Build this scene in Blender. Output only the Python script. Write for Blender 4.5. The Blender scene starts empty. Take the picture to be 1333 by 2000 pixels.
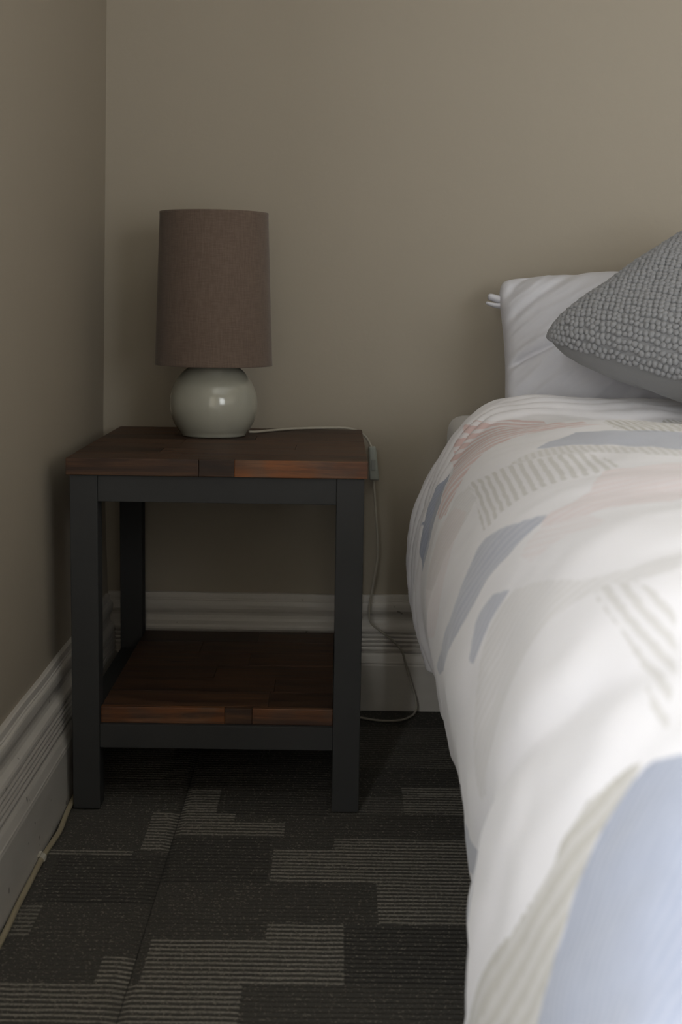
import bpy, bmesh, math, random
import numpy as np
from mathutils import Vector, Matrix

PI = math.pi
sc = bpy.context.scene
C = sc.collection

# ------------------------------------------------------------------ camera
cam_d = bpy.data.cameras.new('camera')
cam = bpy.data.objects.new('camera', cam_d)
C.objects.link(cam)
sc.camera = cam
PITCH, YAW, ROLL = 0.1456, 0.0042, 0.0156
_f = Vector((math.sin(YAW)*math.cos(PITCH), math.cos(YAW)*math.cos(PITCH), -math.sin(PITCH)))
_r = Vector((math.cos(YAW), -math.sin(YAW), 0))
_u = _r.cross(_f)
_r2 = _r*math.cos(ROLL) + _u*math.sin(ROLL)
_u2 = -_r*math.sin(ROLL) + _u*math.cos(ROLL)
M = Matrix(((_r2.x, _u2.x, -_f.x, 0.4304), (_r2.y, _u2.y, -_f.y, -2.7796), (_r2.z, _u2.z, -_f.z, 0.7986), (0, 0, 0, 1)))
cam.matrix_world = M
cam_d.sensor_fit = 'HORIZONTAL'
cam_d.sensor_width = 24.0
cam_d.lens = 24.0*2817.9/1333.0
cam_d.clip_start = 0.02
cam_d.dof.use_dof = True
cam_d.dof.focus_distance = 2.3
cam_d.dof.aperture_fstop = 7.1

# ------------------------------------------------------------------ world, lights, exposure
w = bpy.data.worlds.new('world'); sc.world = w; w.use_nodes = True
w.node_tree.nodes['Background'].inputs[0].default_value = (0.75, 0.85, 1.0, 1)
w.node_tree.nodes['Background'].inputs[1].default_value = 0.6
sc.view_settings.view_transform = 'Standard'
sc.view_settings.look = 'None'
sc.view_settings.gamma = 1.0
sc.view_settings.use_curve_mapping = False
sc.view_settings.exposure = 0.0

RX, RY, RZ = 3.0, -4.1, 2.7          # right wall, front wall, ceiling
WIN1 = (-4.00, -2.80, 0.35, 2.0)      # window in the left wall, beside the camera: y0,y1,z0,z1

def window_light(name, loc, rot, sx, sy, power, col):
    l = bpy.data.lights.new(name, 'AREA'); l.shape = 'RECTANGLE'; l.size = sx; l.size_y = sy
    l.energy = power; l.color = col
    o = bpy.data.objects.new(name, l); C.objects.link(o); o.location = loc; o.rotation_euler = rot
    return o
window_light('daylight', (-0.16, (WIN1[0]+WIN1[1])/2, (WIN1[2]+WIN1[3])/2), (PI/2, 0, -PI/2), WIN1[1]-WIN1[0], WIN1[3]-WIN1[2], 168, (1.0, 0.985, 1.0))
FILL_WIN = (1.6, 2.8, 0.15, 1.95)           # unseen window added in the front wall for fill light: x0,x1,z0,z1
window_light('fill_front', ((FILL_WIN[0]+FILL_WIN[1])/2, RY-0.16, (FILL_WIN[2]+FILL_WIN[3])/2), (PI/2, 0, 0), FILL_WIN[1]-FILL_WIN[0], FILL_WIN[3]-FILL_WIN[2], 56, (1.0, 0.985, 1.0))  # added fill from behind the camera, evens out the side light

# ------------------------------------------------------------------ node helpers
class NT:
    def __init__(s, name):
        s.m = bpy.data.materials.new(name); s.m.use_nodes = True
        s.t = s.m.node_tree; s.b = s.t.nodes['Principled BSDF']
    def n(s, typ, ins=None, **kw):
        nd = s.t.nodes.new(typ)
        for k, v in kw.items(): setattr(nd, k, v)
        for k, v in (ins or {}).items(): s.put(nd.inputs[k], v)
        return nd
    def put(s, sock, v):
        if isinstance(v, bpy.types.NodeSocket): s.t.links.new(v, sock)
        elif isinstance(v, bpy.types.Node): s.t.links.new(v.outputs[0], sock)
        else:
            if hasattr(sock.default_value, '__len__') and not hasattr(v, '__len__'): v = (v, v, v)
            if hasattr(sock.default_value, '__len__') and len(sock.default_value) == 4 and len(v) == 3: v = (*v, 1)
            sock.default_value = v
    def math(s, op, a, b=0.0, c=0.0, clamp=False):
        nd = s.n('ShaderNodeMath', {0: a, 1: b, 2: c}, operation=op); nd.use_clamp = clamp
        return nd.outputs[0]
    def mix(s, f, a, b, mode='MIX'):
        nd = s.t.nodes.new('ShaderNodeMix'); nd.data_type = 'RGBA'; nd.blend_type = mode
        s.put(nd.inputs[0], f); s.put(nd.inputs[6], a); s.put(nd.inputs[7], b)
        return nd.outputs[2]
    def noise(s, vec, scale, detail=3, rough=0.5, dist=0.0):
        return s.n('ShaderNodeTexNoise', {'Vector': vec, 'Scale': scale, 'Detail': detail, 'Roughness': rough, 'Distortion': dist}).outputs[0]
    def obj(s): return s.n('ShaderNodeTexCoord').outputs['Object']
    def map(s, vec, scale=(1, 1, 1), loc=(0, 0, 0), rot=(0, 0, 0)):
        return s.n('ShaderNodeMapping', {'Vector': vec, 'Scale': scale, 'Location': loc, 'Rotation': rot}).outputs[0]
    def ss(s, v, a, b):
        nd = s.n('ShaderNodeMapRange', {0: v, 1: a, 2: b, 3: 0.0, 4: 1.0}); nd.interpolation_type = 'SMOOTHSTEP'
        return nd.outputs[0]
    def attr(s, name): return s.n('ShaderNodeAttribute', attribute_name=name).outputs['Fac']
    def bump(s, h, strength, dist):
        nd = s.n('ShaderNodeBump', {'Height': h, 'Strength': strength, 'Distance': dist}); return nd.outputs[0]
    def set(s, **kw):
        for k, v in kw.items(): s.put(s.b.inputs[k.replace('_', ' ')], v)
        return s.m

def m_wall():
    s = NT('wall_paint'); o = s.obj()
    a = s.noise(o, 1.3, 3); col = s.mix(a, (0.300, 0.261, 0.206), (0.322, 0.281, 0.223))
    h = s.noise(o, 90, 3, 0.6); h2 = s.noise(s.map(o, (3, 3, 1.2)), 6, 2)
    sp = s.ss(s.noise(o, 55, 1), 0.16, 0.13)
    hh = s.math('ADD', h, s.math('MULTIPLY', h2, 2.0))
    return s.set(Base_Color=s.mix(s.math('MULTIPLY', sp, .5), col, (0.12, 0.1, 0.08)), Roughness=0.62, Normal=s.bump(hh, 0.12, 0.002))

def m_gloss_white():
    s = NT('baseboard_paint'); o = s.obj()
    a = s.noise(s.map(o, (1, 1, 6)), 9, 4, .6)
    col = s.mix(a, (0.48, 0.455, 0.42), (0.58, 0.55, 0.51))
    d = s.ss(s.noise(o, 42, 2, .6), 0.29, 0.25)
    col = s.mix(s.math('MULTIPLY', d, .8), col, (0.08, 0.07, 0.055))
    return s.set(Base_Color=col, Roughness=s.math('MULTIPLY_ADD', a, .25, .3), Normal=s.bump(s.noise(o, 60, 3), .15, .0015))

def m_ceiling():
    s = NT('ceiling_paint'); return s.set(Base_Color=s.mix(s.noise(s.obj(), 2), (.74, .73, .70), (.78, .77, .74)), Roughness=.8)

def m_plain(name, c1, c2, scale=20, rough=.5, bump=.1, bd=.001, **kw):
    s = NT(name); o = s.obj(); a = s.noise(o, scale, 4, .6)
    return s.set(Base_Color=s.mix(a, c1, c2), Roughness=rough, Normal=s.bump(s.noise(o, scale*6, 3), bump, bd), **kw)

def m_wood():
    s = NT('stained_wood'); o = s.obj()
    rnd = s.n('ShaderNodeObjectInfo').outputs['Random']
    tone = s.n('ShaderNodeAttribute', attribute_name='tone', attribute_type='OBJECT').outputs['Fac']
    off = s.n('ShaderNodeCombineXYZ', {0: s.math('MULTIPLY', rnd, 37.), 1: s.math('MULTIPLY', rnd, 13.), 2: s.math('MULTIPLY', rnd, 7.)}).outputs[0]
    v = s.n('ShaderNodeVectorMath', {0: o, 1: off}, operation='ADD').outputs[0]
    g1 = s.noise(s.map(v, (2.2, 40, 40)), 2.2, 6, .62, .6)
    g2 = s.noise(s.map(v, (4, 160, 160)), 3, 3, .6)
    lo = s.noise(s.map(v, (3, 9, 9)), 2.4, 2)
    base = s.mix(s.ss(g1, .32, .68), (0.042, 0.022, 0.015), (0.140, 0.066, 0.032))
    base = s.mix(s.math('MULTIPLY', s.ss(g2, .5, .72), .45), base, (0.03, 0.012, 0.007))
    base = s.mix(s.math('MULTIPLY', s.ss(lo, .5, .7), .6), base, (0.035, 0.016, 0.010))
    vm = s.n('ShaderNodeVectorMath', {0: base, 1: s.n('ShaderNodeCombineXYZ', {0: tone, 1: tone, 2: tone}).outputs[0]}, operation='MULTIPLY').outputs[0]
    kn = s.n('ShaderNodeTexVoronoi', {'Vector': s.map(v, (5, 14, 14)), 'Scale': 1.3, 'Randomness': 1.0}).outputs[0]
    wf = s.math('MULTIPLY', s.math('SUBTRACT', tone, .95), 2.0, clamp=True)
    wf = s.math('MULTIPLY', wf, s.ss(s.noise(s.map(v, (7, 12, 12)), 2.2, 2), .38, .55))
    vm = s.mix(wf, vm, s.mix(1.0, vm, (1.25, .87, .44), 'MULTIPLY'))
    vm = s.mix(s.ss(kn, .13, .06), vm, (0.015, 0.007, 0.004))
    return s.set(Base_Color=vm, Roughness=s.math('MULTIPLY_ADD', g1, .25, .40), Specular_IOR_Level=.35, Normal=s.bump(g1, .3, .0012))

def m_black():
    s = NT('black_powder_coat'); o = s.obj()
    return s.set(Base_Color=s.mix(s.noise(o, 14, 4), (.032, .0325, .033), (.041, .0415, .042)), Roughness=.68, Specular_IOR_Level=.25, Normal=s.bump(s.noise(o, 300, 2), .15, .0006))

def m_shade():
    s = NT('shade_fabric'); o = s.obj()
    w1 = s.noise(s.map(o, (1, 1, 14)), 60, 3, .6); w2 = s.noise(s.map(o, (10, 10, 1)), 40, 3, .6)
    t = s.math('ADD', s.math('MULTIPLY', w1, .5), s.math('MULTIPLY', w2, .5))
    return s.set(Base_Color=s.mix(s.ss(t, .35, .65), (.102, .070, .053), (.138, .098, .075)), Roughness=.9, Normal=s.bump(t, .25, .001), Sheen_Weight=.15)

def m_carpet():
    s = NT('carpet_loop'); o = s.obj()
    k = s.attr('patch'); r = s.attr('row')      # patch 0 dark ribs, .5 plain, 1 light ribs ; row height of the rib 0..1
    fl = s.noise(s.map(o, (1, 1.6, 1)), 260, 2, .7)
    spx = s.ss(s.noise(s.map(o, (1, 1.5, 1)), 300, 1), .60, .68)
    n2 = s.noise(o, 900, 2)
    base = s.mix(n2, (.032, .030, .026), (.072, .067, .058))
    base = s.mix(s.math('MULTIPLY', spx, .6), base, (.21, .19, .155))
    lite = s.math('MULTIPLY', s.ss(k, .55, 1.0), s.ss(r, .45, .8))
    lite = s.math('MULTIPLY', lite, s.math('MULTIPLY_ADD', s.ss(fl, .3, .65), .65, .35))
    col = s.mix(lite, base, s.mix(n2, (.19, .177, .150), (.28, .262, .225)))
    dk = s.math('MULTIPLY', s.ss(k, .45, 0.0), s.math('MULTIPLY_ADD', s.ss(r, .5, .1), .65, .1))
    col = s.mix(dk, col, (.014, .014, .0135))
    return s.set(Base_Color=col, Roughness=.95, Normal=s.bump(s.math('ADD', n2, fl), .6, .0015))

def m_duvet():
    s = NT('printed_cotton'); o = s.obj()
    wv = s.noise(o, 55, 3, .6); fine = s.noise(o, 700, 2)
    col = s.mix(s.noise(o, 4, 2), (.81, .795, .84), (.86, .845, .885))
    def layer(col, cname, c1, c2, edge=.005, duty=.5, sharp=.25):
        sd = s.attr('sd_'+cname); ph = s.attr('ph_'+cname); con = s.attr('con_'+cname); op = s.attr('op_'+cname)
        sdn = s.math('ADD', sd, s.math('MULTIPLY', s.math('SUBTRACT', wv, .5), edge))
        mask = s.ss(sdn, .0012, -.0012)
        st = s.math('SINE', s.math('ADD', s.math('MULTIPLY', ph, 2*PI), s.math('MULTIPLY', wv, 2.2)))
        stm = s.ss(st, duty-sharp-.5, duty+sharp-.5)
        fac = s.math('MULTIPLY', mask, s.math('SUBTRACT', 1.0, s.math('MULTIPLY', stm, con)))
        fac = s.math('MULTIPLY', fac, op)
        return s.mix(fac, col, s.mix(wv, c1, c2))
    col = layer(col, 'beige', (.42, .40, .365), (.53, .51, .47), .010)
    col = layer(col, 'pink', (.68, .48, .47), (.75, .56, .56), .005, .85, .2)
    col = layer(col, 'blue', (.28, .315, .43), (.37, .41, .53))
    return s.set(Base_Color=col, Roughness=.85, Sheen_Weight=.2, Normal=s.bump(fine, .12, .0006))

def m_cotton(name, c, c2, wr=.25):
    s = NT(name); o = s.obj()
    cr = s.noise(s.map(o, (1, 1, 2.6), rot=(0, .6, 0)), 7, 4, .55, .8)
    return s.set(Base_Color=s.mix(s.noise(o, 5, 2), c, c2), Roughness=.8, Sheen_Weight=.2, Normal=s.bump(cr, wr, .012))

def m_ceramic():
    s = NT('glazed_ceramic'); o = s.obj()
    return s.set(Base_Color=s.mix(s.noise(o, 6, 2), (.33, .325, .277), (.36, .355, .305)), Roughness=.16, Coat_Weight=.5, Coat_Roughness=.05, Normal=s.bump(s.noise(o, 18, 1), .05, .002))

MW, MB, MC = m_wall(), m_gloss_white(), m_ceiling()
MWOOD, MBLK, MSH, MCAR, MDUV, MCER = m_wood(), m_black(), m_shade(), m_carpet(), m_duvet(), m_ceramic()
MPIL = m_cotton('pillow_cotton', (.60, .597, .65), (.65, .647, .695), .12)
MSHEET = m_cotton('sheet_cotton', (.58, .56, .55), (.64, .62, .61), .2)
MKNIT = m_plain('grey_yarn', (.22, .222, .232), (.28, .282, .294), 160, .95, .5, .0008, Sheen_Weight=.2)
MBACK = m_cotton('grey_cotton', (.205, .207, .212), (.235, .237, .242), .15)
MCORD = m_plain('cord_plastic', (.34, .31, .26), (.40, .37, .31), 40, .45)
MCABLE = m_plain('cable_sheath', (.30, .255, .17), (.38, .33, .23), 30, .5)
MCLIP = m_plain('clip_plastic', (.5, .47, .4), (.56, .53, .46), 40, .5)
MSWITCH = m_plain('switch_plastic', (.30, .32, .29), (.35, .37, .34), 60, .45)
MROCK = m_plain('rocker_plastic', (.19, .20, .19), (.23, .24, .23), 60, .4)
MBASE = m_plain('base_fabric', (.018, .018, .020), (.03, .03, .032), 120, .9, .4)
MMETAL = m_plain('brushed_metal', (.5, .48, .44), (.6, .58, .54), 50, .35, Metallic=.9)
MBULB = m_plain('opal_glass', (.75, .75, .72), (.8, .8, .77), 10, .2)

def m_pane():
    s = NT('window_glass')
    tr = s.n('ShaderNodeBsdfTransparent', {0: (.96, .98, .97)}); gl = s.n('ShaderNodeBsdfGlossy', {'Roughness': .02})
    mx = s.n('ShaderNodeMixShader', {0: .06, 1: tr, 2: gl})
    s.t.links.new(mx.outputs[0], s.t.nodes['Material Output'].inputs[0]); return s.m
MPANE = m_pane()

# ------------------------------------------------------------------ object helpers
def wloc(o):
    v = Vector((0, 0, 0))
    while o: v = v + o.location; o = o.parent
    return v
def obj(name, bm, mat, parent=None, smooth=False, bevel=0, seg=2):
    """bm is in world coordinates; linked as one mesh object, local to its parent"""
    if bevel:
        bm.normal_update()
        bmesh.ops.bevel(bm, geom=[e for e in bm.edges if e.calc_face_angle(0) > .5], offset=bevel, segments=seg, profile=.6, affect='EDGES')
    me = bpy.data.meshes.new(name)
    if parent: bmesh.ops.translate(bm, verts=bm.verts, vec=-wloc(parent))
    bmesh.ops.recalc_face_normals(bm, faces=bm.faces) if bevel else bm.normal_update()
    bm.to_mesh(me); bm.free()
    o = bpy.data.objects.new(name, me); C.objects.link(o); me.materials.append(mat)
    if smooth:
        for p in me.polygons: p.use_smooth = True
    if parent: o.parent = parent
    return o
def empty(name, loc, label, cat, group=None):
    o = bpy.data.objects.new(name, None); C.objects.link(o); o.location = loc; o.empty_display_size = .05
    o['label'] = label; o['category'] = cat
    if group: o['group'] = group
    return o
def box(bm, x0, x1, y0, y1, z0, z1):
    vs = [bm.verts.new(p) for p in ((x0,y0,z0),(x1,y0,z0),(x1,y1,z0),(x0,y1,z0),(x0,y0,z1),(x1,y0,z1),(x1,y1,z1),(x0,y1,z1))]
    for f in ((0,3,2,1),(4,5,6,7),(0,1,5,4),(1,2,6,5),(2,3,7,6),(3,0,4,7)): bm.faces.new([vs[i] for i in f])
    return bm
def nb(*a):
    b = bmesh.new()
    if a: box(b, *a)
    return b
def struct(name, bm, mat, parent=None, **kw):
    o = obj(name, bm, mat, parent, **kw); o['kind'] = 'structure'; return o
def lathe(bm, prof, c, n=48, close=True):
    rings = []
    for r, z in prof:
        if r < 1e-6: rings.append([bm.verts.new((c[0], c[1], z))])
        else: rings.append([bm.verts.new((c[0]+r*math.cos(2*PI*i/n), c[1]+r*math.sin(2*PI*i/n), z)) for i in range(n)])
    for a, b in zip(rings, rings[1:]):
        for i in range(n):
            j = (i+1) % n
            f = [a[i % len(a)], a[j % len(a)], b[j % len(b)], b[i % len(b)]]
            u = []
            for v in f:
                if v not in u: u.append(v)
            if len(u) > 2: bm.faces.new(u)
    return bm
def crom(P, k):
    P = [Vector(p) for p in P]; Q = [2*P[0]-P[1]] + P + [2*P[-1]-P[-2]]; out = []
    for i in range(1, len(Q)-2):
        for j in range(k):
            t = j/k; a, b, c, d = Q[i-1:i+3]
            out.append(.5*((2*b)+(c-a)*t+(2*a-5*b+4*c-d)*t*t+(3*b-a-3*c+d)*t**3))
    out.append(P[-1]); return out
def tube(bm, pts, r, n=8, flat=1.0):
    up = Vector((0.13, 0.27, 1)).normalized(); rings = []
    for i, p in enumerate(pts):
        t = (pts[min(i+1, len(pts)-1)]-pts[max(i-1, 0)]).normalized()
        a = t.cross(up); 
        if a.length < .1: a = t.cross(Vector((1, 0, 0)))
        a.normalize(); up = a.cross(t).normalized()
        q = r[i] if hasattr(r, '__len__') else r
        rings.append([bm.verts.new(p+a*q*math.cos(2*PI*k/n)+up*q*flat*math.sin(2*PI*k/n)) for k in range(n)])
    for A, B in zip(rings, rings[1:]):
        for k in range(n): bm.faces.new((A[k], A[(k+1) % n], B[(k+1) % n], B[k]))
    bm.faces.new(rings[0][::-1]); bm.faces.new(rings[-1]); return bm
def grid_mesh(name, X, mat, parent=None, faces_skip=None):
    """X: (nv, nu, 3) world array -> mesh object"""
    nv, nu = X.shape[:2]
    base = np.array(wloc(parent)) if parent else 0
    me = bpy.data.meshes.new(name)
    idx = np.arange(nv*nu).reshape(nv, nu)
    q = np.stack([idx[:-1, :-1], idx[:-1, 1:], idx[1:, 1:], idx[1:, :-1]], -1).reshape(-1, 4)
    me.vertices.add(nv*nu); me.vertices.foreach_set('co', (X-base).astype(np.float32).ravel())
    me.loops.add(len(q)*4); me.loops.foreach_set('vertex_index', q.astype(np.int32).ravel())
    me.polygons.add(len(q)); me.polygons.foreach_set('loop_start', np.arange(0, len(q)*4, 4, dtype=np.int32))
    me.polygons.foreach_set('loop_total', np.full(len(q), 4, dtype=np.int32))
    me.polygons.foreach_set('use_smooth', np.ones(len(q), dtype=bool))
    me.update(calc_edges=True); me.validate()
    me.materials.append(mat)
    o = bpy.data.objects.new(name, me); C.objects.link(o)
    if parent: o.parent = parent
    return o
def fattr(o, name, arr):
    a = o.data.attributes.new(name, 'FLOAT', 'POINT'); a.data.foreach_set('value', np.asarray(arr, dtype=np.float32).ravel())

# smooth 2-D value noise for numpy
def vnoise(x, y, seed=0):
    x = np.asarray(x, float); y = np.asarray(y, float)
    xi = np.floor(x).astype(np.int64); yi = np.floor(y).astype(np.int64)
    fx = x-xi; fy = y-yi; fx = fx*fx*fx*(fx*(fx*6-15)+10); fy = fy*fy*fy*(fy*(fy*6-15)+10)
    def h(a, b):
        n = (a*374761393 + b*668265263 + seed*1442695041) & 0x7fffffff
        n = ((n ^ (n >> 13))*1274126177) & 0x7fffffff
        return ((n ^ (n >> 16)) & 0xffff)/32767.5-1
    return (h(xi, yi)*(1-fx)+h(xi+1, yi)*fx)*(1-fy)+(h(xi, yi+1)*(1-fx)+h(xi+1, yi+1)*fx)*fy
def fbm(x, y, seed=0, oct=3):
    return sum(vnoise(x*2**k, y*2**k, seed+k)*.5**k for k in range(oct))

# ------------------------------------------------------------------ the room
def wall_x(z):                       # the old left wall is a little out of plumb
    return float(np.interp(z, [0, .23, .55, 1.34, RZ], [-.0102, -.0135, -.0195, -.0065, .014]))
b = bmesh.new()
zs = [-.05, .12, .23, .35, .55, .75, 1.0, 1.34, 1.8, 2.0, RZ]
cols = [[b.verts.new((wall_x(max(z, 0)), y, z)) for y in (RY-.1, WIN1[0], WIN1[1], -1, .1)] for z in zs]
for k, (A, B) in enumerate(zip(cols, cols[1:])):
    for i in range(4):
        if i == 1 and 3 <= k <= 8: continue
        b.faces.new((A[i], B[i], B[i+1], A[i+1]))
for y0_, y1_ in ((RY-.1, WIN1[0]), (WIN1[1], .1)): box(b, -.12, -.05, y0_, y1_, -.05, RZ)
box(b, -.12, -.05, WIN1[0], WIN1[1], -.05, WIN1[2]); box(b, -.12, -.05, WIN1[0], WIN1[1], WIN1[3], RZ)
struct('wall_left', b, MW, smooth=True)
struct('wall_back', nb(-.02, RX, 0, .1, -.05, RZ), MW)
b = bmesh.new()
for (p0, p1, q0, q1) in ((-.02, FILL_WIN[0], -.05, RZ), (FILL_WIN[1], RX, -.05, RZ), (FILL_WIN[0], FILL_WIN[1], -.05, FILL_WIN[2]), (FILL_WIN[0], FILL_WIN[1], FILL_WIN[3], RZ)): box(b, p0, p1, RY-.1, RY, q0, q1)
struct('wall_front', b, MW)
struct('wall_right', nb(RX, RX+.1, RY-.1, .1, -.05, RZ), MW)
struct('ceiling', nb(-.12, RX+.1, RY-.1, .1, RZ, RZ+.08), MC)
def window(name, horiz, plane, hole):
    h0, h1, z0, z1 = hole; fw = .05
    def bx(b, a, c, d0, d1, e, f):
        if horiz: box(b, a, c, plane+d0, plane+d1, e, f)
        else: box(b, plane+d0, plane+d1, a, c, e, f)
    b = bmesh.new()
    bx(b, h0, h0+fw, -.08, -.02, z0, z1); bx(b, h1-fw, h1, -.08, -.02, z0, z1)
    bx(b, h0+fw, h1-fw, -.08, -.02, z0, z0+fw); bx(b, h0+fw, h1-fw, -.08, -.02, z1-fw, z1)
    bx(b, h0+fw, h1-fw, -.08, -.02, (z0+z1)/2-.02, (z0+z1)/2+.02)
    o = struct(name, b, MB)
    b = bmesh.new(); bx(b, h0+fw, h1-fw, -.055, -.05, z0+fw, (z0+z1)/2-.02); obj('pane', b, MPANE, o)
    b = bmesh.new(); bx(b, h0+fw, h1-fw, -.055, -.05, (z0+z1)/2+.02, z1-fw); obj('pane', b, MPANE, o)
    b = bmesh.new(); bx(b, h0-.04, h1+.04, -.02, .03, z0-.03, z0); obj('window_sill', b, MB, o, bevel=.004)
window('window_1', False, -.015, WIN1)
window('fill_window', True, RY, FILL_WIN)  # unseen frame added around the fill light

# moulded baseboards: (out, height)
PROF = [(.000,.2286),(.0055,.2286),(.0075,.2275),(.008,.223),(.008,.218),(.0095,.217),(.0095,.2145),(.0125,.2135),(.0135,.211),(.0140,.205),(.0135,.198),
        (.0115,.193),(.0085,.189),(.0070,.184),(.0072,.178),(.0090,.173),(.0125,.1695),(.0155,.167),(.0170,.163),(.0172,.158),
        (.0160,.1555),(.0125,.1548),(.0125,.1532),(.0168,.1522),(.0175,.1495),(.0168,.1472),(.0128,.1462),(.0128,.1448),(.0172,.1438),(.0180,.141),(.0172,.1386),
        (.0130,.1376),(.0130,.1362),(.0175,.1352),(.0183,.1325),(.0175,.130),(.0132,.129),(.0132,.1276),(.0175,.1266),(.0186,.1235),(.0180,.1195),
        (.0135,.1180),(.0135,.1158),(.0185,.1145),(.0205,.110),(.0235,.099),(.0247,.0965),(.0238,.0945),(.0242,.0925),(.0247,.0905),(.0247,.0),(0,0)]
def baseboard(name, pts_fn, n=2):
    b = bmesh.new(); rings = [[b.verts.new(pts_fn(t/(n-1), o, z)) for o, z in PROF] for t in range(n)]
    k = len(PROF)
    for A, B in zip(rings, rings[1:]):
        for i in range(k): b.faces.new((A[i], A[(i+1) % k], B[(i+1) % k], B[i]))
    b.faces.new(rings[0]); b.faces.new(rings[-1][::-1])
    bmesh.ops.recalc_face_normals(b, faces=b.faces)
    o = struct(name, b, MB); return o
def chip(t, z, s): return 0.0009*math.sin(t*61+s)*math.sin(t*23+2*s) if z > .2 else 0.00008*math.sin(t*47+s)
NB = 90
baseboard('baseboard_back', lambda t, o, z: (-.012+o*0+t*(RX+.012), -o+(chip(t, z, 1) if o > .001 else 0), z+(chip(t, z, 2) if z > .2 else 0)), NB)
baseboard('baseboard_left', lambda t, o, z: (wall_x(z)+o+(chip(t, z, 3) if o > .001 else 0), -.0248+t*(RY+.0496), z+(chip(t, z, 4) if z > .2 else 0)), NB)
baseboard('baseboard_front', lambda t, o, z: (-.012+t*(RX+.012), RY+o, z))
baseboard('baseboard_right', lambda t, o, z: (RX-o, -.0248+t*(RY+.0496), z))

# ------------------------------------------------------------------ floor: ribbed carpet tiles
fl = struct('floor', nb(-.12, RX+.1, RY-.1, .1, -.08, -.012), MBASE)
PATCH = [  # x0,x1,y0,y1,kind : woven blocks of the carpet (1 light ribs, 0 dark ribs, .5 plain fleck)
    (.152,.195,-.767,-.604,1),(.195,.251,-.703,-.49,1),(.251,.281,-.703,-.604,1),(.281,.36,-.703,-.646,1),(-.05,.143,-.784,-.767,1),
    (.547,.70,-.600,-.473,1),(.474,.547,-.600,-.519,.75),(.436,.70,-.751,-.708,1),(.347,.66,-.872,-.751,1),(.495,.66,-1.005,-.872,1),
    (.350,.449,-1.055,-1.005,1),(.207,.449,-1.177,-1.055,1),(-.05,.195,-1.323,-1.177,1),(.195,.329,-1.319,-1.177,1),(.154,.195,-1.177,-1.11,1),
    (-.05,.050,-1.054,-.961,.85),(.037,.195,-.948,-.784,0),(.195,.342,-.877,-.703,0),(.449,.66,-1.166,-1.005,0),(.25,.425,-.605,-.328,0),
    (.479,.66,-.374,-.132,.75),(.0,.15,-.45,-.2,.75),(.05,.18,-.58,-.47,.3)]
PIT = .0122
rng = random.Random(7)
def carpet_tile(x0, y0, nx0, nx1, fine):
    x1, y1 = x0+.5, y0+.5; x0c, x1c = max(x0, nx0)+.0004, min(x1, nx1)-.0004
    y0c, y1c = max(y0, RY)+.0004, min(y1, 0)-.0004
    if x1c-x0c < .01 or y1c-y0c < .01: return
    loc = []
    if fine: loc = [p for p in PATCH if p[1] > x0 and p[0] < x1 and p[3] > y0 and p[2] < y1]
    else:
        for _ in range(7):
            a, c = x0+rng.randint(0, 7)*.06, y0+rng.randint(0, 7)*.06
            loc.append((a, a+rng.choice((.1, .15, .25)), c, c+rng.choice((.05, .1, .15)), rng.choice((0, 1, 1, 0))))
    xs = sorted({x0c, x1c} | {round(v, 5) for p in loc for v in p[:2] if x0c+.002 < v < x1c-.002} | {v+.0015 for p in loc for v in p[:2] if x0c+.002 < v < x1c-.002})
    if fine:
        xs = sorted(set(xs) | {x0c+i*.01 for i in range(1, int((x1c-x0c)/.01))})
    nyr = int((y1c-y0c)/PIT*(8 if fine else 2))+1
    ys = np.linspace(y0c, y1c, nyr); xs = np.array(xs)
    XX, YY = np.meshgrid(xs, ys)
    wob = .0009*vnoise(XX*45, YY*20, 5)+.0006*vnoise(XX*140, YY*60, 6) if fine else 0
    ph = (YY+wob)/PIT
    row = .5+.5*np.cos(2*PI*ph)
    patch = np.full(XX.shape, .5)
    for p in loc:
        m = (XX > p[0]+1e-4) & (XX < p[1]+.0008) & (YY > p[2]) & (YY < p[3])
        patch[m] = p[4]
    edge = np.minimum(np.minimum(XX-x0c, x1c-XX)/.0015, np.minimum(YY-y0c, y1c-YY)/.0015).clip(0, 1)
    Z = -.0028 + (.0026*row**1.3*(.75+.25*np.abs(patch-.5)*2) if fine else .0015) 
    Z = np.minimum(Z, 0); Z = np.where(edge < .5, -.0036, Z)
    o = grid_mesh('carpet_tile', np.stack([XX, YY, Z], -1), MCAR, fl)
    fattr(o, 'patch', patch); fattr(o, 'row', row)
for i in range(-1, 7):
    for j in range(-9, 1):
        x0 = .195+.5*i; y0 = -.767+.5*(j+1) if i % 2 else -1.005+.5*(j+1)
        carpet_tile(x0, y0, -.0135, RX, i in (-1, 0) and -1.8 < y0 < .1)

# ------------------------------------------------------------------ side table
TX0, TX1, TY0, TY1, TH, TT = .0196, .4796, -.6012, -.0438, .5562, .0262
tab = empty('side_table', ((TX0+TX1)/2, (TY0+TY1)/2, 0), 'wooden side table with black square legs and lower shelf, in the room corner', 'side table')
def planks(x0, x1, y0, y1, z0, z1, rows, tones_front, r):
    fw = .011; h = (y1-y0-fw)/rows                    # a narrow lipping board along the front edge, then the planks
    for k in range(rows+1):
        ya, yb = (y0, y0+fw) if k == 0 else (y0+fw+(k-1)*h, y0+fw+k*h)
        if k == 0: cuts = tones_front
        else:
            c1 = x0+(x1-x0)*r.uniform(.25, .75); cuts = [(c1, r.uniform(.45, .8)), (x1, r.uniform(.45, .8))]
        a = x0
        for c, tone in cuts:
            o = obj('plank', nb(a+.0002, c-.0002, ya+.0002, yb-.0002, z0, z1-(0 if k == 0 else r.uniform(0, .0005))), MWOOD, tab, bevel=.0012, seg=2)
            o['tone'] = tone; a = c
r = random.Random(3)
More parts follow.
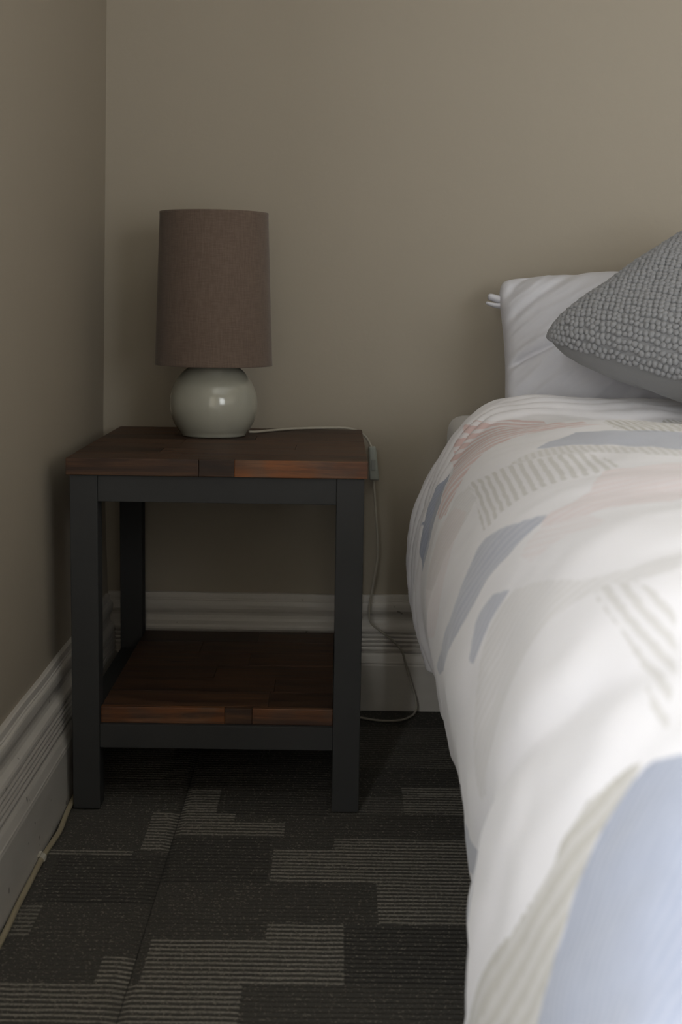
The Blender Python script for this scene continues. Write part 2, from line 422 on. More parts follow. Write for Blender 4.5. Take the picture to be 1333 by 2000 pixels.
planks(TX0, TX1, TY0, TY1, TH-TT, TH, 7, [(.222, .62), (.276, .42), (TX1, 1.35)], r)
L = .0423; I = .005
lx0, lx1, ly0, ly1, lt = TX0+I, TX1-I, TY0+I, TY1-I, TH-TT
for (a, c) in ((lx0, ly0), (lx1-L, ly0), (lx0, ly1-L), (lx1-L, ly1-L)):
    obj('leg', nb(a, a+L, c, c+L, 0, lt), MBLK, tab, bevel=.0016)
g = .0003
SH0, SH1 = .1370, .1632     # shelf bottom / top
for nm, z0, z1 in (('top_rail', lt-.041, lt), ('shelf_rail', SH0-.0375, SH0)):
    obj(nm, nb(lx0+L+g, lx1-L-g, ly0+.001, ly0+L-.001, z0, z1), MBLK, tab, bevel=.0012)
    obj(nm, nb(lx0+L+g, lx1-L-g, ly1-L+.001, ly1-.001, z0, z1), MBLK, tab, bevel=.0012)
    obj(nm, nb(lx0+.001, lx0+L-.001, ly0+L+g, ly1-L-g, z0, z1), MBLK, tab, bevel=.0012)
    obj(nm, nb(lx1-L+.001, lx1-.001, ly0+L+g, ly1-L-g, z0, z1), MBLK, tab, bevel=.0012)
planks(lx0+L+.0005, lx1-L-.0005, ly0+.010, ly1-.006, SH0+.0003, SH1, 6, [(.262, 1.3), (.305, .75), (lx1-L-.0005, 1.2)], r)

# ------------------------------------------------------------------ lamp
LC = (.2112, -.207); Z0 = TH+.0002
lamp = empty('table_lamp', (LC[0], LC[1], Z0), 'table lamp with round glazed ceramic base and tall brown fabric shade, on the side table', 'lamp')
R_, ZC = .0785, .6135
prof = [(0, Z0), (.052, Z0), (.0575, Z0+.001)]
a0 = math.asin((Z0+.004-ZC)/R_); a1 = math.asin(min(.999, (.6885-ZC)/R_))
for i in range(25):
    a = a0+(a1-a0)*i/24; prof.append((R_*math.cos(a), ZC+R_*math.sin(a)))
prof += [(.014, .690), (.0135, .694), (0, .694)]
obj('lamp_base', lathe(bmesh.new(), prof, LC, 64), MCER, lamp, smooth=True)
obj('lamp_holder', lathe(bmesh.new(), [(0, .6935), (.0125, .6935), (.0125, .715), (.0165, .716), (.0165, .745), (0, .745)], LC, 24), MMETAL, lamp)
obj('light_bulb', lathe(bmesh.new(), [(0, .745), (.012, .746), (.013, .760), (.024, .780), (.0295, .800), (.027, .820), (.016, .834), (0, .839)], LC, 24), MBULB, lamp, smooth=True)
sh = [(.1035, .6815), (.0948, .9475)]
ps = [(.1022, .6815), (.1037, .6815), (.1040, .6825), (.10365, .6865)] + [(.1036-.0086*t/10*1.0, .6868+(.9475-.6868-.006)*t/10) for t in range(11)] + [(.0952, .9430), (.0952, .9472), (.0938, .9475), (.0937, .9430), (.1020, .6865), (.1022, .6815)]
shade = obj('lamp_shade', lathe(bmesh.new(), ps, LC, 96), MSH, lamp, smooth=True)
b = bmesh.new()
ring = [Vector((LC[0]+.0165*math.cos(2*PI*i/24), LC[1]+.0165*math.sin(2*PI*i/24), .742)) for i in range(25)]
tube(b, ring, .0012, 6)
for k in range(3):
    a = 2*PI*k/3+.4; d = Vector((math.cos(a), math.sin(a), 0)); c0 = Vector((LC[0], LC[1], 0))
    tube(b, [c0+d*.0165+Vector((0, 0, .742)), c0+d*.1015+Vector((0, 0, .695))], .0012, 6)
obj('shade_ring', b, MMETAL, shade)
cord1 = crom([(.272, -.170, .5605), (.285, -.158, .5595), (.31, -.12, .559), (.355, -.075, .5592), (.41, -.052, .5594), (.445, -.041, .5590), (.470, -.034, .553), (.488, -.030, .540), (.4985, -.030, .5215)], 8)
obj('power_cord', tube(bmesh.new(), cord1, .0024, 8), MCORD, lamp, smooth=True)
cord2 = crom([(.5035, -.031, .4600), (.5065, -.032, .425), (.5115, -.034, .365), (.5140, -.036, .312), (.5075, -.036, .262), (.5015, -.036, .225), (.4995, -.036, .205), (.5030, -.038, .181), (.522, -.038, .164), (.5460, -.038, .1455), (.5640, -.038, .126),
               (.5710, -.038, .105), (.5770, -.038, .084), (.586, -.040, .055), (.5935, -.046, .030), (.5940, -.056, .013), (.584, -.072, .004), (.5600, -.098, .003), (.524, -.102, .003), (.482, -.082, .003), (.43, -.06, .003), (.36, -.05, .003), (.30, -.06, .003)], 8)
obj('power_cord', tube(bmesh.new(), cord2, .0021, 8), MCORD, lamp, smooth=True)
b = nb(.4925, .5115, -.0400, -.0220, .4590, .5235)
for v in b.verts:
    if v.co.z < .47: v.co.x += .003
    if v.co.z > .52: v.co.x = .4995+(v.co.x-.502)*.72
sw = obj('cord_switch', b, MSWITCH, lamp, bevel=.004, seg=3, smooth=True)
b = nb(.4985, .5065, -.0432, -.0385, .479, .499); 
for v in b.verts:
    if v.co.z > .49 and v.co.y < -.042: v.co.y += .0015
obj('rocker', b, MROCK, sw, bevel=.0008)

# ------------------------------------------------------------------ cable along the left baseboard
cb = crom([(.0190, -.45, .0035), (.0185, -.563, .0035), (.0200, -.633, .0035), (.0235, -.70, .0035), (.0222, -.7402, .0035), (.0190, -.80, .0038), (.0190, -.8134, .0038), (.0190, -.84, .0035), (.0196, -.9185, .0035), (.0200, -.98, .0035), (.0224, -1.084, .0035), (.021, -1.25, .0035), (.020, -1.6, .0035), (.0195, -2.4, .0035)], 8)
cab = obj('floor_cable', tube(bmesh.new(), [v+Vector((.0006, 0, .0007)) for v in cb], .0041, 10), MCABLE, smooth=True)
cab['label'] = 'beige cable running along the floor at the foot of the left baseboard'; cab['category'] = 'cable'
b = bmesh.new()
pr = [Vector((.019+.0060*math.cos(a), 0, .0040+.0062*math.sin(a))) for a in [PI*(-.08+1.16*i/8) for i in range(9)]]
pi_ = [Vector((.019+.0046*math.cos(a), 0, .0040+.0048*math.sin(a))) for a in [PI*(-.08+1.16*i/8) for i in range(9)]]
for yy in (-.8215, -.8065):
    for p in pr+pi_: b.verts.new((p.x, yy, p.z))
b.verts.ensure_lookup_table()
for i in range(8):
    A, B = i, i+1
    b.faces.new([b.verts[k] for k in (A, B, B+18, A+18)]); b.faces.new([b.verts[k] for k in (A+9, A+27, B+27, B+9)])
    b.faces.new([b.verts[k] for k in (A, A+9, B+9, B)]); b.faces.new([b.verts[k] for k in (A+18, B+18, B+27, A+27)])
box(b, .0146, .0185, -.8215, -.8065, .0075, .0125)
cl = obj('cable_clip', b, MCLIP, cab); cl['label'] = 'small cream plastic clip'

# ------------------------------------------------------------------ bed base and mattress
BX0, BX1, BY0, BY1 = .640, 2.05, -2.30, -.030
bb = empty('bed_base', ((BX0+BX1)/2, -1.15, 0), 'black fabric bed base under the mattress, behind the hanging duvet', 'bed base')
obj('base_box', nb(BX0+.013, BX1-.013, BY0+.02, BY1, .045, .275), MBASE, bb, bevel=.008)
for a in (BX0+.02, BX1-.08):
    for c in (BY0+.06, BY1-.09):
        obj('leg', nb(a, a+.06, c, c+.06, 0, .0448), MBLK, bb, bevel=.003)
b = nb(BX0, BX1, BY0, BY1, .2755, .588)
mt = obj('mattress', b, MSHEET, bevel=.04, seg=6, smooth=True)
mt['label'] = 'mattress in a pale fitted sheet, its corner showing against the back wall'; mt['category'] = 'mattress'

#@@DUVET
# ------------------------------------------------------------------ duvet
DST = [  # y, left cross-section from hem to the centre of the bed (x, z)
 (-.335, [(0.5913,0.278),(0.5798,0.325),(0.576,0.395),(0.5945,0.477),(0.6218,0.53),(0.6475,0.575),(0.6782,0.604),(0.728,0.617),(0.9,0.622),(1.345,0.626)]),
 (-.400, [(0.5913,0.262),(0.5798,0.315),(0.576,0.39),(0.5925,0.474),(0.6198,0.53),(0.6455,0.578),(0.6782,0.608),(0.728,0.622),(0.9,0.627),(1.345,0.631)]),
 (-.480, [(0.5953,0.245),(0.5828,0.3),(0.577,0.378),(0.5885,0.455),(0.6108,0.52),(0.6375,0.572),(0.6702,0.604),(0.722,0.619),(0.9,0.622),(1.345,0.625)]),
 (-.550, [(0.5983,0.235),(0.5858,0.292),(0.578,0.372),(0.5855,0.445),(0.6068,0.512),(0.6355,0.566),(0.6702,0.596),(0.722,0.607),(0.9,0.609),(1.345,0.612)]),
 (-.650, [(0.6013,0.222),(0.5888,0.285),(0.576,0.362),(0.58,0.432),(0.5988,0.503),(0.6295,0.562),(0.6672,0.597),(0.722,0.61),(0.9,0.614),(1.345,0.618)]),
 (-.900, [(0.6033,0.207),(0.5888,0.28),(0.572,0.365),(0.568,0.44),(0.5808,0.51),(0.6075,0.568),(0.6442,0.604),(0.71,0.626),(0.9,0.634),(1.345,0.64)]),
 (-1.20, [(0.5982,0.2),(0.5872,0.28),(0.572,0.365),(0.566,0.44),(0.5812,0.51),(0.608,0.571),(0.6468,0.611),(0.712,0.637),(0.9,0.648),(1.345,0.652)]),
 (-1.42, [(0.586,0.19),(0.579,0.275),(0.569,0.362),(0.566,0.442),(0.583,0.513),(0.609,0.573),(0.648,0.613),(0.714,0.639),(0.9,0.65),(1.345,0.654)]),
 (-1.68, [(0.5504,0.18),(0.5572,0.268),(0.566,0.358),(0.573,0.44),(0.586,0.513),(0.611,0.573),(0.65,0.613),(0.715,0.639),(0.9,0.65),(1.345,0.654)]),
 (-2.00, [(0.5354,0.175),(0.5472,0.262),(0.56,0.352),(0.571,0.437),(0.587,0.512),(0.612,0.572),(0.651,0.612),(0.716,0.638),(0.9,0.648),(1.345,0.652)]),
 (-2.32, [(0.5154,0.175),(0.5352,0.262),(0.555,0.352),(0.57,0.437),(0.59,0.51),(0.615,0.568),(0.655,0.604),(0.72,0.626),(0.9,0.632),(1.345,0.636)]),
 (-2.41, [(0.5254,0.175),(0.5442,0.26),(0.563,0.35),(0.58,0.43),(0.6,0.495),(0.628,0.545),(0.67,0.575),(0.735,0.59),(0.9,0.592),(1.345,0.594)]),
]
def cr1(T, Pts, t):
    """Catmull-Rom with non-uniform knots, Pts (n, ...) numpy"""
    T = np.asarray(T, float); Pts = np.asarray(Pts, float)
    k = np.clip(np.searchsorted(T, t, side='right')-1, 0, len(T)-2)
    m = np.gradient(Pts, T, axis=0)
    h = (T[k+1]-T[k]); s = (t-T[k])/h
    sh_ = (slice(None),)+(None,)*(Pts.ndim-1)
    s_ = s[sh_]; h_ = h[sh_]
    return (2*s_**3-3*s_**2+1)*Pts[k]+(s_**3-2*s_**2+s_)*h_*m[k]+(-2*s_**3+3*s_**2)*Pts[k+1]+(s_**3-s_**2)*h_*m[k+1]
def duvet_surface():
    ys = -np.array([d[0] for d in DST]); prof = np.array([d[1] for d in DST])     # (ns,10,2)
    vy = np.concatenate([np.linspace(.335, .48, 60)[:-1], np.linspace(.48, 2.41, 300)])
    P = cr1(ys, prof, vy)                                       # (nv,10,2)
    kn = np.array([0, .06, .14, .23, .30, .37, .43, .50, .69, 1.15])
    tu = np.concatenate([np.linspace(0, .5, 150)[:-1], np.linspace(.5, .75, 40)[:-1], np.linspace(.75, 1.15, 40)])
    Lp = np.stack([cr1(kn, p, tu) for p in P])                  # (nv,nu,2)
    Rp = Lp[:, ::-1][:, 1:].copy(); Rp[..., 0] = 2*1.345-Rp[..., 0]
    A = np.concatenate([Lp, Rp], 1)
    Y = np.repeat(-vy[:, None], A.shape[1], 1)
    X = np.stack([A[..., 0], Y, A[..., 1]], -1)
    # foot end turns down
    ex = []
    last = X[-1]
    for q in range(1, 12):
        a = q/11; r_ = last.copy()
        r_[:, 1] -= .045*math.sin(min(a*2, 1)*PI/2)-.01*a
        zc = .594-.045*(1-math.cos(min(a*2, 1)*PI/2))-max(0, a-.4)*.55
        r_[:, 2] = np.minimum(last[:, 2], zc); ex.append(r_)
    X = np.concatenate([X, np.array(ex)], 0)
    du = np.linalg.norm(np.diff(X[:, :, [0, 2]], axis=1), axis=2)
    cu = np.concatenate([np.zeros((X.shape[0], 1)), np.cumsum(du, 1)], 1)
    ic = len(tu)-1
    U = cu[:, ic:ic+1]-cu                                       # arc length from the bed's centre line, + to the left
    V = -X[..., 1].copy(); V[-11:] = V[-12]+np.arange(1, 12)[:, None]*.03
    # normals
    gu = np.gradient(X, axis=1); gv = np.gradient(X, axis=0)
    N = np.cross(gu, gv); N /= np.linalg.norm(N, axis=2, keepdims=True)+1e-9
    N *= np.sign(N[..., 2:3].mean())
    side = np.clip((U-.66)/.12, 0, 1)                             # 0 on top, 1 hanging
    low = np.clip((U-.80)/.25, 0, 1)
    D = .0045*fbm(U*5, V*4, 11)*(1-.4*side)
    D += .0035*fbm((U+V*.6)*11, (V-U*.6)*3.2, 21)
    D += low*(.0050*fbm(V*7+U*3.0, U*2.2, 31, 2))
    Vf = .535+.12*np.clip((U-.66)/.2, 0, 1)+.012*vnoise(U*6, U*0+1, 44)     # front edge of the turned-over head band
    q_ = (V-.335)/(Vf-.335)
    hb = np.clip((1-q_)*6, 0, 1)*np.clip(q_*8+.2, 0, 1)
    wob = .10*vnoise(U*9, V*5, 41)+.06*vnoise(U*23, V*9, 42)
    D += hb*np.sin((q_+wob)*2*PI*5.5)*(.0020+.0045*side)
    D += .0045*np.clip((1-q_)*9, 0, 1)
    D += side*.003*np.exp(-((V-Vf-.20)/.16)**2)
    # big soft folds on the hanging side near the foot
    def fold(u0, v0, u1, v1, wd, amp, D):
        du_, dv_ = u1-u0, v1-v0; Lg = math.hypot(du_, dv_)
        t = ((U-u0)*du_+(V-v0)*dv_)/Lg**2; d = ((U-u0)*dv_-(V-v0)*du_)/Lg
        e = np.exp(-np.clip(-t, 0, 9)**2*12-np.clip(t-1, 0, 9)**2*12)
        return D+amp*e*np.exp(-(d/wd)**2)
    for a in FOLDS: D = fold(*a, D)
    D *= np.clip((V-.335)/.01, .3, 1)
    return X+N*D[..., None], U, V
FOLDS = [(1.0809,1.459,0.8241,1.8355,0.022,-0.01), (1.0411,1.7322,0.8931,1.8183,0.03,0.005), (0.9217,1.6978,0.7877,1.8312,0.03,0.005), (1.0002,1.8334,0.8017,1.9689,0.03,0.004)]
#@@FOLDS
def seg_sdf(U, V, poly):
    """signed distance (negative inside) of points to a polygon"""
    P = np.array(poly, float); n = len(P); d2 = np.full(U.shape, 1e9); ins = np.zeros(U.shape, bool)
    for i in range(n):
        a = P[i]; b_ = P[(i+1) % n]; e = b_-a; L2 = e@e+1e-12
        t = np.clip(((U-a[0])*e[0]+(V-a[1])*e[1])/L2, 0, 1)
        d2 = np.minimum(d2, (U-a[0]-t*e[0])**2+(V-a[1]-t*e[1])**2)
        c = ((a[1] > V) != (b_[1] > V)) & (U < (b_[0]-a[0])*(V-a[1])/((b_[1]-a[1]) or 1e-9)+a[0])
        ins ^= c
    return np.where(ins, -1, 1)*np.sqrt(d2)
PRINT = [
 ["blue",0.8,0.25,0.006,209.8,[[0.6811,1.1169],[0.6519,1.0674],[0.6234,1.048],[0.6147,1.0631],[0.6059,1.0868],[0.5908,1.1061],[0.58,1.1169],[0.565,1.1212],[0.552,1.1362],[0.539,1.1513],[0.5282,1.1642],[0.5217,1.1771],[0.5653,1.3557],[0.5737,1.3557],[0.5822,1.3385],[0.5889,1.3041],[0.5976,1.2782],[0.6062,1.2524],[0.617,1.2288],[0.6297,1.218],[0.6375,1.1943],[0.6491,1.1685],[0.6597,1.1535],[0.6739,1.1362]]],
 ["blue",1.0,0.1,0.008,72.3,[[0.7612,0.594],[0.7892,0.5833],[0.8142,0.5962],[0.8502,0.5618],[0.8626,0.6285],[0.8815,0.6285],[0.9077,0.665],[0.877,0.7102],[0.8474,0.7705],[0.8181,0.8049],[0.7889,0.7188]]],
 ["blue",0.72,0.2,0.012,41.6,[[0.7244,1.4827],[0.732,1.4568],[0.7479,1.4181],[0.7584,1.388],[0.7711,1.3493],[0.7828,1.317],[0.7966,1.3019],[0.8106,1.2998],[0.8294,1.289],[0.8491,1.2782],[0.8695,1.2632],[0.8947,1.2245],[0.919,1.1857],[0.9575,1.0975],[0.9821,1.0523],[0.9846,1.0803],[0.9285,1.2524],[0.8954,1.3148],[0.8757,1.3471],[0.8575,1.3708],[0.8417,1.388],[0.8222,1.4052],[0.8059,1.416],[0.7899,1.4375],[0.7754,1.4547],[0.762,1.4633],[0.7486,1.4719],[0.7328,1.4848]]],
 ["blue",0.68,0.2,0.012,67.3,[[0.7891,1.5321],[0.8107,1.4676],[0.8342,1.4418],[0.8459,1.4418],[0.8554,1.4525],[0.8662,1.459],[0.8758,1.4611],[0.872,1.4827],[0.8575,1.4913],[0.8406,1.4977],[0.8256,1.5042],[0.8114,1.5128],[0.7975,1.5257]]],
 ["blue",1.0,0.12,0.012,80.0,[[0.7624,2.083],[0.77,2.0657],[0.7759,2.0593],[0.7849,2.0507],[0.794,2.0442],[0.8013,2.0399],[0.8087,2.0335],[0.8164,2.0292],[0.8231,2.027],[0.83,2.0249],[0.836,2.0249],[0.8446,2.0227],[0.8534,2.0184],[0.8623,2.0141],[0.8711,2.012],[0.8799,2.012],[0.8897,2.0098],[0.8969,2.0076],[0.9048,2.0055],[0.9136,2.0033],[0.9232,1.999],[0.9345,1.9926],[0.9468,1.9861],[0.9581,1.9797],[0.9688,1.9732],[0.9904,1.9582],[0.9512,2.0335],[0.9078,2.1281],[0.8718,2.2034],[0.8476,2.2422],[0.8251,2.268],[0.8076,2.2809],[0.7976,2.2658],[0.7877,2.2486],[0.7744,2.2336],[0.762,2.2121],[0.748,2.1862],[0.7321,2.1518],[0.7372,2.1432],[0.7422,2.1346],[0.7461,2.1238],[0.752,2.1109],[0.7567,2.098]]],
 ["blue",0.7,0.1,0.014,182.1,[[1.0491,1.3471],[1.0596,1.3299],[1.0784,1.3299],[1.0666,1.3987],[1.0534,1.4633],[1.0104,1.6161],[1.0213,1.6161],[1.0426,1.5945],[1.0743,1.5472],[1.096,1.5278],[1.0559,1.6569],[1.0602,1.6612],[1.0559,1.6612],[1.0438,1.6677],[1.0345,1.6655],[1.0304,1.6462],[1.0287,1.6161],[1.1465,1.2998],[1.1251,1.3148],[1.1076,1.317],[1.089,1.3277],[1.0725,1.332],[1.0584,1.3385]]],
 ["pink",0.95,0.8,0.022,217.2,[[0.7018,0.4694],[0.6714,0.5295],[0.6546,0.5402],[0.633,0.5532],[0.6126,0.5661],[0.5978,0.5854],[0.6137,0.8178],[0.6052,0.863],[0.5958,0.9168],[0.5938,1.0028],[0.5873,1.0201],[0.6065,1.0265],[0.6216,1.0093],[0.6366,0.9749],[0.6512,0.9361],[0.6681,0.9103],[0.6822,0.8953],[0.6984,0.8953],[0.7278,0.9103],[0.7533,0.9211],[0.7678,0.9404],[0.7822,0.9512],[0.8084,0.9577],[0.8216,0.8845],[0.8119,0.7963],[0.7816,0.7231],[0.7642,0.6844],[0.7479,0.5768],[0.7306,0.5037]]],
 ["pink",0.4,0.45,0.016,235.7,[[0.6586,1.4138],[0.6481,1.416],[0.6354,1.4332],[0.6235,1.4375],[0.6108,1.4461],[0.5982,1.4525],[0.5919,1.4676],[0.6126,1.5537],[0.623,1.5902],[0.6367,1.6526],[0.6481,1.6591],[0.6562,1.6376],[0.6667,1.6247],[0.6759,1.6053],[0.6839,1.5902],[0.694,1.5773],[0.7058,1.5623],[0.7187,1.5407],[0.7294,1.5192],[0.7359,1.4956],[0.7244,1.4784],[0.7149,1.4891],[0.7032,1.4956],[0.6824,1.4848]]],
 ["pink",0.2,0.6,0.009,199.1,[[0.7637,1.5128],[0.7526,1.4934],[0.7359,1.4956],[0.7263,1.5128],[0.7155,1.5364],[0.7058,1.5623],[0.6993,1.5816],[0.6967,1.6462],[0.7042,1.6397],[0.716,1.6161],[0.7277,1.5924],[0.7383,1.5816],[0.7499,1.5709],[0.7593,1.5558]]],
 ["pink",0.25,0.5,0.01,232.6,[[0.8218,0.9491],[0.793,1.0071],[0.7844,1.104],[0.8003,1.1126],[0.823,1.1126],[0.8375,1.1212],[0.8527,1.1319],[0.8681,1.1427],[0.8842,1.1341],[0.9033,1.119],[0.9235,1.0932],[0.9407,1.0631],[0.9558,0.9899],[0.9414,1.0028],[0.9483,0.8501],[0.9275,0.8716],[0.9092,0.891],[0.8914,0.906],[0.8743,0.9168],[0.8551,0.9318],[0.837,0.9426]]],
 ["beige",0.55,0.9,0.0095,176.8,[[0.7616,1.0093],[0.7418,1.0588],[0.7294,1.0911],[0.7142,1.1341],[0.7033,1.1599],[0.6922,1.1857],[0.6809,1.2094],[0.6693,1.2288],[0.6588,1.2503],[0.6494,1.2632],[0.6397,1.3234],[0.6424,1.4073],[0.6527,1.416],[0.6656,1.4095],[0.6773,1.4009],[0.6876,1.3858],[0.6998,1.3729],[0.7116,1.3536],[0.7222,1.3385],[0.7338,1.3277],[0.7518,1.3062],[0.7674,1.2976],[0.7799,1.2826],[0.776,1.1965],[0.7668,1.1018]]],
 ["beige",0.5,0.6,0.007,176.2,[[0.7301,1.1083],[0.7144,1.1255],[0.6931,1.1319],[0.675,1.1384],[0.6597,1.1535],[0.6491,1.1707],[0.6386,1.1986],[0.6297,1.2202],[0.619,1.2374],[0.6082,1.261],[0.5996,1.2869],[0.5909,1.3127],[0.5802,1.3299],[0.5716,1.3471],[0.5652,1.3579],[0.5775,1.4095],[0.5859,1.4073],[0.5944,1.3923],[0.605,1.3772],[0.6116,1.3471],[0.6203,1.3213],[0.629,1.2933],[0.639,1.2739],[0.6494,1.2632],[0.66,1.2417],[0.6694,1.2202],[0.6798,1.2029],[0.6912,1.1793],[0.7034,1.1556],[0.7132,1.1319]]],
 ["beige",0.9,0.7,0.008,181.9,[[0.5745,0.9534],[0.5594,0.9491],[0.5356,0.9469],[0.5182,0.9447],[0.4063,0.5445],[0.3847,0.5489],[0.3782,0.5854],[0.5175,1.1599],[0.5347,1.1621],[0.5519,1.147],[0.567,1.1405],[0.5778,1.1276],[0.5827,1.0631]]],
 ["beige",0.3,0.5,0.012,48.9,[[0.682,1.8355],[0.6864,1.8269],[0.6941,1.8183],[0.7026,1.8075],[0.71,1.7968],[0.7174,1.7839],[0.7237,1.7688],[0.7311,1.7538],[0.7385,1.7279],[0.7459,1.7],[0.7544,1.6634],[0.7649,1.6204],[0.7753,1.5859],[0.7879,1.5515],[0.8049,1.5235],[0.8223,1.5106],[0.8347,1.5063],[0.8477,1.5042],[0.8597,1.5085],[0.8694,1.5128],[0.8777,1.5214],[0.8882,1.5235],[0.8972,1.53],[0.9057,1.5364],[0.9159,1.5386],[0.9276,1.5343],[0.9391,1.5321],[0.9498,1.5386],[0.9587,1.5515],[0.9649,1.5666],[0.9638,1.5816],[0.9497,1.6031],[0.9303,1.6161],[0.9106,1.629],[0.8978,1.6397],[0.884,1.6505],[0.872,1.6569],[0.8611,1.6634],[0.8464,1.672],[0.8321,1.6828],[0.8175,1.6978],[0.8045,1.7064],[0.7919,1.7172],[0.7806,1.7258],[0.7704,1.7365],[0.7602,1.7473],[0.7499,1.7624],[0.7416,1.7774],[0.7332,1.7968],[0.7248,1.814],[0.7174,1.8291],[0.71,1.8441],[0.7026,1.857],[0.6951,1.8656],[0.6897,1.8678]]],
 ["beige",0.45,0.85,0.01,179.2,[[0.7353,1.7667],[0.7248,1.7667],[0.7163,1.8054],[0.7142,1.8269],[0.7121,1.8506],[0.7099,1.8742],[0.7088,1.8958],[0.7088,1.9151],[0.7108,1.9323],[0.7191,1.9539],[0.7274,1.9775],[0.7345,1.999],[0.7417,2.0184],[0.7481,2.0399],[0.7557,2.0614],[0.7585,2.0485],[0.7552,2.0163],[0.7532,1.999],[0.7504,1.9818],[0.7464,1.9603],[0.7445,1.9453],[0.7425,1.9237],[0.7405,1.9001],[0.7395,1.8786],[0.7385,1.8527],[0.7374,1.8226],[0.7374,1.7882]]],
 ["beige",0.9,0.25,0.016,47.2,[[0.7747,2.0485],[0.7816,2.0356],[0.7948,2.0163],[0.8022,2.0076],[0.811,1.9969],[0.82,1.9883],[0.8292,1.9797],[0.8377,1.9754],[0.8476,1.9689],[0.8552,1.9646],[0.8628,1.9625],[0.8717,1.9582],[0.8817,1.9496],[0.8927,1.9409],[0.9042,1.9302],[0.9171,1.9173],[0.9304,1.9022],[0.9483,1.8829],[0.9675,1.8592],[0.9862,1.8377],[1.0,1.8248],[1.014,1.8119],[1.0273,1.8011],[1.0425,1.7882],[1.0612,1.7688],[1.0861,1.7408],[1.1037,1.7279],[1.1122,1.7301],[1.0997,1.7645],[1.0726,1.8183],[1.0482,1.8635],[1.0257,1.9022],[1.0055,1.9345],[0.9904,1.9582],[0.9688,1.9732],[0.9581,1.9797],[0.9468,1.9861],[0.9345,1.9926],[0.9232,1.999],[0.9136,2.0033],[0.9048,2.0055],[0.8969,2.0076],[0.8897,2.0098],[0.8799,2.012],[0.8711,2.012],[0.8623,2.0141],[0.8534,2.0184],[0.8446,2.0227],[0.836,2.0249],[0.83,2.0249],[0.8231,2.027],[0.8164,2.0292],[0.8087,2.0335],[0.8013,2.0399],[0.794,2.0442],[0.7818,2.0507]]],
 ["beige",0.3,0.5,0.009,42.5,[[0.7862,0.9813],[0.7627,1.0158],[0.7668,1.1018],[0.7781,1.1212],[0.7961,1.1169],[0.8089,1.1126],[0.8251,1.0975],[0.8406,1.0868],[0.8603,1.0695],[0.8809,1.0502],[0.8978,1.0244],[0.9148,0.863],[0.9,0.878],[0.8792,0.9017],[0.8605,0.9211],[0.8375,0.9534],[0.8186,0.977],[0.8017,0.9792]]],
]
#@@PRINT
PRINT += [(c_, o_, k_, per, ang, [(u_-1.0, v_+.12*((i % 3)-1)) for u_, v_ in poly]) for i, (c_, o_, k_, per, ang, poly) in enumerate(PRINT)]   # the print repeats across the cloth
X, U, V = duvet_surface()
duv = empty('duvet', (1.345, -1.2, .588), 'white duvet with blue, pink and beige brushstroke print, spread over the bed', 'duvet')
cov = grid_mesh('duvet_cover', X, MDUV, duv)
for cname in ('beige', 'pink', 'blue'):
    sd = np.full(U.shape, .2); ph = np.zeros(U.shape); con = np.zeros(U.shape); op = np.zeros(U.shape)
    for c_, o_, k_, per, ang, poly in PRINT:
        if c_ != cname: continue
        s_ = seg_sdf(U, V, poly); m = s_ < sd
        p_ = (U*math.cos(math.radians(ang))+V*math.sin(math.radians(ang)))/per
        near = m & (s_ < .03)
        sd = np.minimum(sd, s_); ph[near] = p_[near]; con[near] = k_; op[near] = o_
    fattr(cov, 'sd_'+cname, sd); fattr(cov, 'ph_'+cname, ph); fattr(cov, 'con_'+cname, con); fattr(cov, 'op_'+cname, op)
sm = cov.modifiers.new('thick', 'SOLIDIFY'); sm.thickness = .012; sm.offset = -1
b = bmesh.new()
tube(b, [Vector(p)+Vector((0, 0, -.004)) for p in X[0, ::3]], .0065, 8)
hemo = obj('hem_border', b, MPIL, duv, smooth=True); hemo['label'] = 'white rolled edge'
#@@ENDDUVET

# ------------------------------------------------------------------ pillows
def pillow_pts(w, h, t, n, k=.055, p=4, top=1, ears=.0, ex_=.55):
    """half surface of a stuffed square; a,b in -1..1 ; returns local (x,y,z) with z thickness"""
    s = np.linspace(-1, 1, n); s = np.sign(s)*(1-(1-np.abs(s))**1.35)
    a, b_ = np.meshgrid(s, s)
    x = w*a*(1-k*(1-b_**2)*np.abs(a)**2+ears*np.abs(a*b_)**7)
    y = h*b_*(1-k*(1-a**2)*np.abs(b_)**2+ears*np.abs(a*b_)**7)
    z = top*t*np.clip((1-np.abs(a)**p)*(1-np.abs(b_)**p), 0, 1)**ex_
    return np.stack([x, y, z], -1), a, b_
def frame(o, ex, ey, ez, L_):
    return np.array(o)+L_[..., 0:1]*np.array(ex)+L_[..., 1:2]*np.array(ey)+L_[..., 2:3]*np.array(ez)

